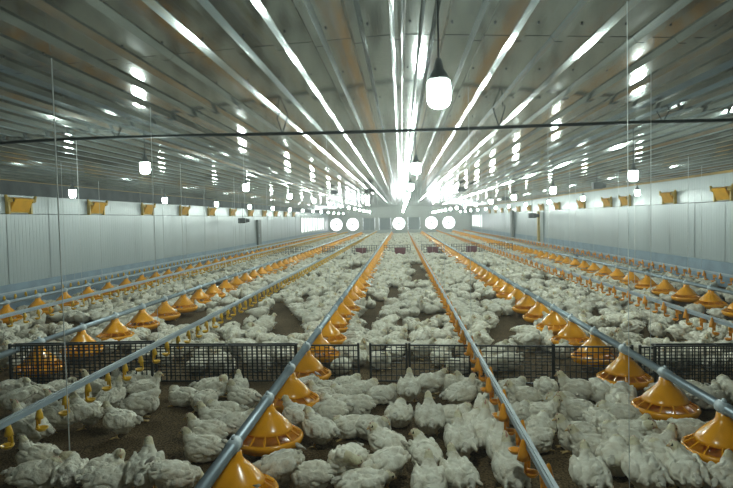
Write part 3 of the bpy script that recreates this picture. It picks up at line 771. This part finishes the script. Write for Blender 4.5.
# hens in front of the fence: foot point in the picture, heading, pose, label
FRONT = [
 (38, 470, 175, 'sit', 'white hen sitting in bottom left corner, facing left below the drinker pipe'),
 (45, 489, 15, 'tuck', 'white hen lying at bottom left edge in front of the left-facing one'),
 (76, 487, 110, 'turnl', 'small white hen squeezed behind the bottom left pair'),
 (97, 486, 60, 'turnr', 'white hen in bottom left cluster with head turned over its back'),
 (117, 492, 20, 'tuck', 'round white hen at right end of the bottom left cluster'),
 (139, 492, 100, 'stand', 'white hen at bottom edge with head up, right of the left cluster'),
 (176, 498, 25, 'peck', 'white hen with raised tail at bottom edge, left of middle feeder pipe'),
 (30, 446, 165, 'drink', 'white hen drinking at the nearest yellow cup on the far left'),
 (62, 431, 170, 'drink', 'white hen under the second yellow cup of the left drinker line'),
 (86, 428, 175, 'stand', 'white hen standing beside the grey rope at the left drinker line'),
 (120, 437, 185, 'stand', 'white hen standing alone on bare litter, facing left'),
 (143, 420, 10, 'preen', 'white hen behind the lone standing one, head bent back'),
 (14, 398, 20, 'tuck', 'white hen at left frame edge just in front of the fence'),
 (18, 414, 200, 'peck', 'hen with bare reddish rump at left edge above the drinker pipe'),
 (38, 404, 160, 'sit', 'white hen sitting behind the drinker pipe, second from left edge'),
 (30, 424, 190, 'tuck', 'white hen half hidden behind the drinker pipe at far left'),
 (62, 398, 30, 'tuck', 'white hen resting against the leftmost fence panel'),
 (78, 410, 100, 'sit', 'white hen just left of the third yellow cup, behind the pipe'),
 (98, 402, 200, 'drink', 'white hen reaching up to the fourth yellow cup'),
 (112, 412, 80, 'stand', 'white hen standing under the drinker pipe left of the preening one'),
 (125, 392, 150, 'sit', 'white hen beside the drinker pipe close to the fence'),
 (146, 398, 20, 'sit', 'white hen under the drinker pipe where it crosses the fence'),
 (140, 389, 190, 'tuck', 'white hen tight against the right end of the leftmost fence panel'),
 (183, 406, 170, 'tuck', 'white hen sitting left of the pair in front of the dense panel'),
 (204, 410, 250, 'sleep', 'greyish hen sleeping in front of the dense fence panel'),
 (213, 397, 10, 'turnr', 'white hen lying along the dense fence panel'),
 (238, 396, 95, 'sit', 'white hen against the fence left of the middle feeder pipe'),
 (243, 409, 160, 'sit', 'white hen left of the middle feeder pipe, second from the fence'),
 (203, 461, 185, 'sit', 'nearest of the left-facing hens resting by the middle feeder pipe'),
 (208, 446, 185, 'sit', 'second nearest of the left-facing hens by the middle feeder pipe'),
 (216, 433, 175, 'sit', 'third of the left-facing hens by the middle feeder pipe'),
 (224, 424, 180, 'tuck', 'farthest of the left-facing hens by the middle feeder pipe'),
 (240, 436, 20, 'tuck', 'white hen behind the pipe, between two orange pans on the left'),
 (280, 492, 195, 'peck', 'white hen with tail up eating at the nearest orange pan'),
 (306, 491, 185, 'low', 'white hen lying flat right of the nearest orange pan'),
 (319, 447, 150, 'stand', 'white hen standing on one visible leg right of the middle orange pan'),
 (296, 428, 160, 'stand', 'white hen with neck raised at the rim of the middle orange pan'),
 (312, 417, 190, 'tuck', 'white hen resting behind the one standing at the middle pan'),
 (328, 421, 180, 'low', 'white hen lying flat behind the standing hen at the pan'),
 (326, 407, 170, 'sit', 'white hen facing the third orange pan near the fence'),
 (304, 401, 180, 'peck', 'white hen eating at the third orange pan behind the pipe'),
 (340, 405, 200, 'tuck', 'white hen left of centre, close to the short open fence panel'),
 (356, 417, 175, 'low', 'white hen with tail to the right, behind the tucked pair'),
 (352, 438, 200, 'tuck', 'left hen of the tucked pair on bare litter near the centre'),
 (371, 440, 330, 'tuck', 'right hen of the tucked pair on bare litter near the centre'),
 (364, 400, 20, 'tuck', 'white hen resting just in front of the narrowest fence panel'),
 (384, 404, 10, 'tuck', 'white hen resting left of the hen standing at centre fence'),
 (348, 483, 240, 'preen', 'white hen preening at the bottom edge, left of centre'),
 (364, 500, 30, 'low', 'white hen cut by the bottom edge beside the preening one'),
 (387, 464, 150, 'standl', 'white hen with dropped right wing near bottom centre'),
 (385, 487, 200, 'peck', 'white hen at bottom edge with only its raised tail showing'),
 (409, 403, 88, 'stand', 'white hen standing with its back turned, in front of fence centre'),
 (431, 397, 15, 'walk', 'white hen standing sideways at the fence right of centre'),
 (399, 426, 85, 'tuck', 'round white hen sitting with head sunk, near the centre'),
 (430, 436, 95, 'stand', 'white hen standing tall with back turned, in the middle of the litter'),
 (455, 428, 5, 'tuck', 'white hen sitting behind the tall back-turned hen'),
 (462, 410, 25, 'stand', 'white hen facing right to the middle drinker, near the fence'),
 (466, 396, 160, 'sit', 'white hen with yellowish head up at the fence by the drinker line'),
 (453, 394, 170, 'tuck', 'white hen low at the fence left of the middle drinker line'),
 (425, 474, 105, 'standl', 'white hen with back turned and head looking left, bottom centre'),
 (461, 460, 95, 'stand', 'white hen with back turned and neck straight up, right of bottom centre'),
 (459, 496, 110, 'stand', 'large white hen cut by the bottom edge, neck up, right of centre'),
 (429, 505, 90, 'stand', 'hen at bottom edge with only its head showing'),
 (484, 450, 80, 'drink', 'white hen reaching up to the middle drinker from the left'),
 (470, 438, 60, 'tuck', 'white hen behind the ones drinking at the middle line'),
 (488, 425, 70, 'drink', 'white hen drinking near the fence on the middle line'),
 (503, 468, 85, 'drink', 'white hen with stretched neck drinking close to the middle pipe'),
 (511, 492, 90, 'drink', 'nearest white hen drinking at the middle pipe, bottom edge'),
 (513, 398, 20, 'tuck', 'white hen at the fence right of the middle drinker pipe'),
 (546, 398, 270, 'sleep', 'greyish hen sleeping at the fence, right of the middle drinker pipe'),
 (576, 401, 165, 'sit', 'white hen at the fence looking back left'),
 (603, 402, 270, 'sleep', 'dingy hen at the fence left of the right feeder pans'),
 (522, 424, 30, 'tuck', 'white hen right beside the middle drinker pipe, third from fence'),
 (538, 424, 350, 'sit', 'white hen with dark head to the right, by the middle drinker'),
 (536, 452, 30, 'low', 'white hen lying to the right of the middle drinker pipe'),
 (540, 440, 60, 'tuck', 'white hen between the middle drinker and the right-hand cluster'),
 (577, 424, 175, 'sit', 'white hen facing left at the back of the right-hand cluster'),
 (600, 434, 280, 'sleep', 'grey-winged hen in the middle of the right-hand cluster'),
 (578, 450, 180, 'sit', 'white hen facing left at the left end of the right-hand cluster'),
 (594, 463, 170, 'sit', 'white hen with brownish head, front of the right-hand cluster'),
 (590, 497, 90, 'stand', 'white hen with back turned below the right-hand cluster'),
 (613, 472, 60, 'tuck', 'white hen right of the back-turned hen below the cluster'),
 (619, 405, 250, 'sleep', 'greyish hen near the right orange pan, behind the thin rope'),
 (640, 419, 92, 'tuck', 'white hen with rounded rear, left of the right orange pan'),
 (643, 398, 10, 'tuck', 'white hen behind the right orange pan at the fence'),
 (630, 445, 350, 'sit', 'white hen facing right behind the thin rope'),
 (661, 465, 30, 'sit', 'white hen with dark wing lines between rope and nearest right pan'),
 (676, 436, 170, 'low', 'white hen stretched out between the two right orange pans'),
 (644, 494, 92, 'stand', 'white hen with back turned and neck up, right of the rope'),
 (687, 494, 85, 'standl', 'large white hen with back turned near the bottom right'),
 (722, 494, 40, 'sit', 'white hen cut by the bottom right corner'),
 (707, 408, 20, 'tuck', 'white hen behind the right feeder pipe at the frame edge'),
 (688, 402, 180, 'sit', 'white hen between right orange pan and rightmost fence panel'),
 (728, 402, 90, 'tuck', 'white hen at the right frame edge in front of the fence'),
 (622, 455, 120, 'tuck', 'white hen tucked in left of the two back-turned hens'),
 (316, 394, 170, 'sit', 'white hen peeping over beside the middle feeder pipe at the fence'),
 (348, 394, 15, 'tuck', 'white hen low against the short open fence panel'),
 (560, 414, 200, 'tuck', 'white hen on its own between middle drinker and right-hand cluster, near fence'),
 (523, 408, 190, 'sit', 'white hen partly hidden by the middle drinker pipe, second from fence'),
 (628, 427, 170, 'tuck', 'white hen just left of the right orange pan, behind the rope'),
 (656, 446, 200, 'turnl', 'white hen in front of the right orange pan'),
 (702, 474, 130, 'tuck', 'white hen under the rim of the nearest right orange pan'),
]
FP = [on_ground(f[0], f[1]) for f in FRONT]
for _ in range(30):                          # let neighbours and feeder pans push hens apart
    for i in range(len(FP)):
        for j in range(i):
            d = FP[i]-FP[j]; q = d.length
            if 1e-4 < q < 0.178: d *= (0.178-q)/q*0.25; FP[i] += d; FP[j] -= d
        for x, y in PANS:
            d = FP[i]-Vector((x, y, 0)); q = d.length
            if 1e-4 < q < 0.335: FP[i] += d*((0.335-q)/q*0.5)
        if FP[i].y > 5.10: FP[i].y = 5.10 if FP[i].x > -2.2 else FP[i].y
for (px, py, dg_, ps, lab), fp in zip(FRONT, FP):
    hen(px, py, dg_+random.uniform(-8, 8), ps, lab, xy=(fp.x, fp.y), s=random.uniform(0.94, 1.06)*(1.05 if px > 550 else 1.0))

# ---- hens beyond the fence, packed with gaps of bare litter
BARE = [[(266, 346), (308, 346), (302, 322), (290, 305), (270, 302)], [(360, 338), (387, 338), (384, 309), (360, 311)], [(385, 307), (404, 307), (402, 289), (387, 289)],
        [(200, 334), (240, 332), (278, 300), (302, 281), (284, 280), (228, 310)], [(556, 350), (575, 350), (573, 336), (556, 338)],
        [(330, 344), (346, 344), (344, 330), (330, 332)], [(590, 326), (612, 326), (608, 312), (592, 314)], [(466, 300), (480, 300), (474, 288), (464, 288)]]
BARE = [[on_ground(px, py) for px, py in poly] for poly in BARE]
def in_poly(x, y, poly):
    c = False; j = len(poly)-1
    for i in range(len(poly)):
        a, b = poly[i], poly[j]
        if (a.y > y) != (b.y > y) and x < (b.x-a.x)*(y-a.y)/(b.y-a.y)+a.x: c = not c
        j = i
    return c
cell = 0.25; gridh = {}
def ok(x, y, d):
    cx, cy = int(math.floor(x/cell)), int(math.floor(y/cell))
    for i in range(cx-1, cx+2):
        for j in range(cy-1, cy+2):
            for (a, b) in gridh.get((i, j), ()):
                if (a-x)**2+(b-y)**2 < d*d: return False
    return True
def put(x, y): gridh.setdefault((int(math.floor(x/cell)), int(math.floor(y/cell))), []).append((x, y))
for p in placed: put(*p)
pan_by = {}
for x, y in PANS: pan_by.setdefault(int(y), []).append((x, y))
flock = []
def fence_y(x):
    return 5.39 - 0.045*max(x, 0) if x < 5 else 5.1
def scatter(x0, x1, y0, y1, tries, dmin, front=False):
    for _ in range(tries):
        x = random.uniform(x0, x1); y = random.uniform(y0, y1)
        if front:
            px, py, dep = project(x, y, 0.1)
            if dep < 0.3 and abs(x) < 0.8: continue
            if dep > 0.3 and -35 < px < 768 and py < 520: continue
            if x*x+y*y < 1.0: continue
        if not front and abs(y-fence_y(x)) < 0.21: continue
        if not front and y < fence_y(x): continue
        if x > 6.0 and (26.5 < y < 27.6 or 33.1 < y < 34.1): continue
        if x < -6.2 and 26.4 < y < 27.6: continue
        if any((x-a)**2+(y-b)**2 < 0.33**2 for a, b in ((-1.62, 23.3), (-0.06, 22.9), (1.22, 23.2), (2.75, 23.3))): continue
        if abs(y-23.6) < 0.14 and -5.3 < x < 4.5: continue
        if y < 16 and any(in_poly(x, y, p) for p in BARE): continue
        if noise.noise(Vector((x*1.1, y*0.8, 5.0))) < -0.25: continue
        if y < 14 and any((a-x)**2+(b-y)**2 < 0.24**2 for k in (-1, 0, 1) for a, b in pan_by.get(int(y)+k, ())): continue
        if not ok(x, y, dmin): continue
        put(x, y); flock.append((x, y))
scatter(-6.4, 6.1, 5.3, 14, 14000, 0.212)
scatter(-6.4, 6.1, 14, 53.4, 42000, 0.222)
scatter(-6.5, 6.2, -0.6, 5.2, 4500, 0.26, True)
LINES = [(-6.5, 'left wall'), (-5.8, 'outermost left feeder'), (-4.75, 'outer left drinker'), (-3.5, 'left feeder'), (-2.15, 'left drinker'), (-0.86, 'middle feeder'),
         (0.60, 'middle drinker'), (1.83, 'right feeder'), (3.10, 'right drinker'), (4.55, 'outer right feeder'), (5.45, 'outermost right drinker'), (9, 'right wall')]
vis = []
for x, y in flock:
    px, py, dep = project(x, y, 0.1)
    if y > 5.2 and -12 < px < 745: vis.append((dep, x, y))
vis.sort(); near = vis[:300-len(FRONT)]
nearset = {(x, y) for _, x, y in near}
strips = {}
for dep, x, y in near:
    k = max(i for i in range(len(LINES)) if LINES[i][0] <= x) if x > LINES[0][0] else 0
    row = int((y-5.3)/0.40)
    strips.setdefault((k, row), []).append((x, y))
for (k, row), lst in strips.items():
    lst.sort()
    between = 'between %s and %s' % (LINES[k][1], LINES[min(k+1, len(LINES)-1)][1])
    for i, (x, y) in enumerate(lst):
        ps = random.choice(FAR_POSES)
        lab = 'white hen, %s row past fence, %s from left, %s' % (ORD[row+1], ORD[i+1], between)
        if len(lab.split()) > 16: lab = lab.replace('white hen', 'hen')
        hen(0, 0, random.uniform(0, 360), ps, lab, random.uniform(0.92, 1.06), (x, y))

def flock_mesh(pts):
    VV = []; FF = []; MM = []; off = 0
    for x, y in pts:
        near_ = y < 17
        co, f, mi = random.choice(ARR_MID if near_ else ARR_LOW)
        a = random.uniform(0, 2*PI); s = HEN_S*random.uniform(0.92, 1.06); c, sn = math.cos(a)*s, math.sin(a)*s
        q = np.empty_like(co); q[:, 0] = co[:, 0]*c-co[:, 1]*sn+x; q[:, 1] = co[:, 0]*sn+co[:, 1]*c+y; q[:, 2] = co[:, 2]*s
        VV.append(q); FF.append(f+off); MM.append(mi); off += len(co)
    V = np.concatenate(VV); Fa = np.concatenate(FF).astype(np.int32); Mi = np.concatenate(MM).astype(np.int32)
    me = bpy.data.meshes.new('flock'); me.vertices.add(len(V)); me.vertices.foreach_set('co', V.ravel())
    me.loops.add(Fa.size); me.loops.foreach_set('vertex_index', Fa.ravel())
    me.polygons.add(len(Fa)); me.polygons.foreach_set('loop_start', np.arange(0, Fa.size, 3, dtype=np.int32)); me.polygons.foreach_set('loop_total', np.full(len(Fa), 3, np.int32))
    for q in HEN_MATS: me.materials.append(MATS[q])
    me.polygons.foreach_set('material_index', Mi); me.polygons.foreach_set('use_smooth', np.ones(len(Fa), bool))
    me.update(calc_edges=True)
    return me
rest = [p for p in flock if p not in nearset]
tag(link('flock', flock_mesh(rest)), 'dense flock of thousands of white hens covering the far litter', 'hens', kind='stuff')
print('flock', len(rest), 'near', len(near), 'tris', sum(len(m.polygons) for m in bpy.data.meshes))

# ------------------------------------------------------------------ dusty air
hz = MB().box(XL+0.25, XR-0.25, YB+0.05, YF-0.15, 0.45, 2.22).mesh('dusty_air', 'water_grey'); hm = bpy.data.materials.new('dust'); hm.use_nodes = True
hn = hm.node_tree; hn.nodes.clear(); ho = hn.nodes.new('ShaderNodeOutputMaterial'); hv = hn.nodes.new('ShaderNodeVolumeScatter')
hv.inputs['Color'].default_value = (0.92, 0.97, 0.95, 1); hv.inputs['Density'].default_value = 0.006; hv.inputs['Anisotropy'].default_value = 0.3
hn.links.new(hv.outputs[0], ho.inputs['Volume']); hz.materials.clear(); hz.materials.append(hm)
tag(link('dusty_air', hz), 'thin dusty haze filling the air of the house', 'haze', kind='stuff')
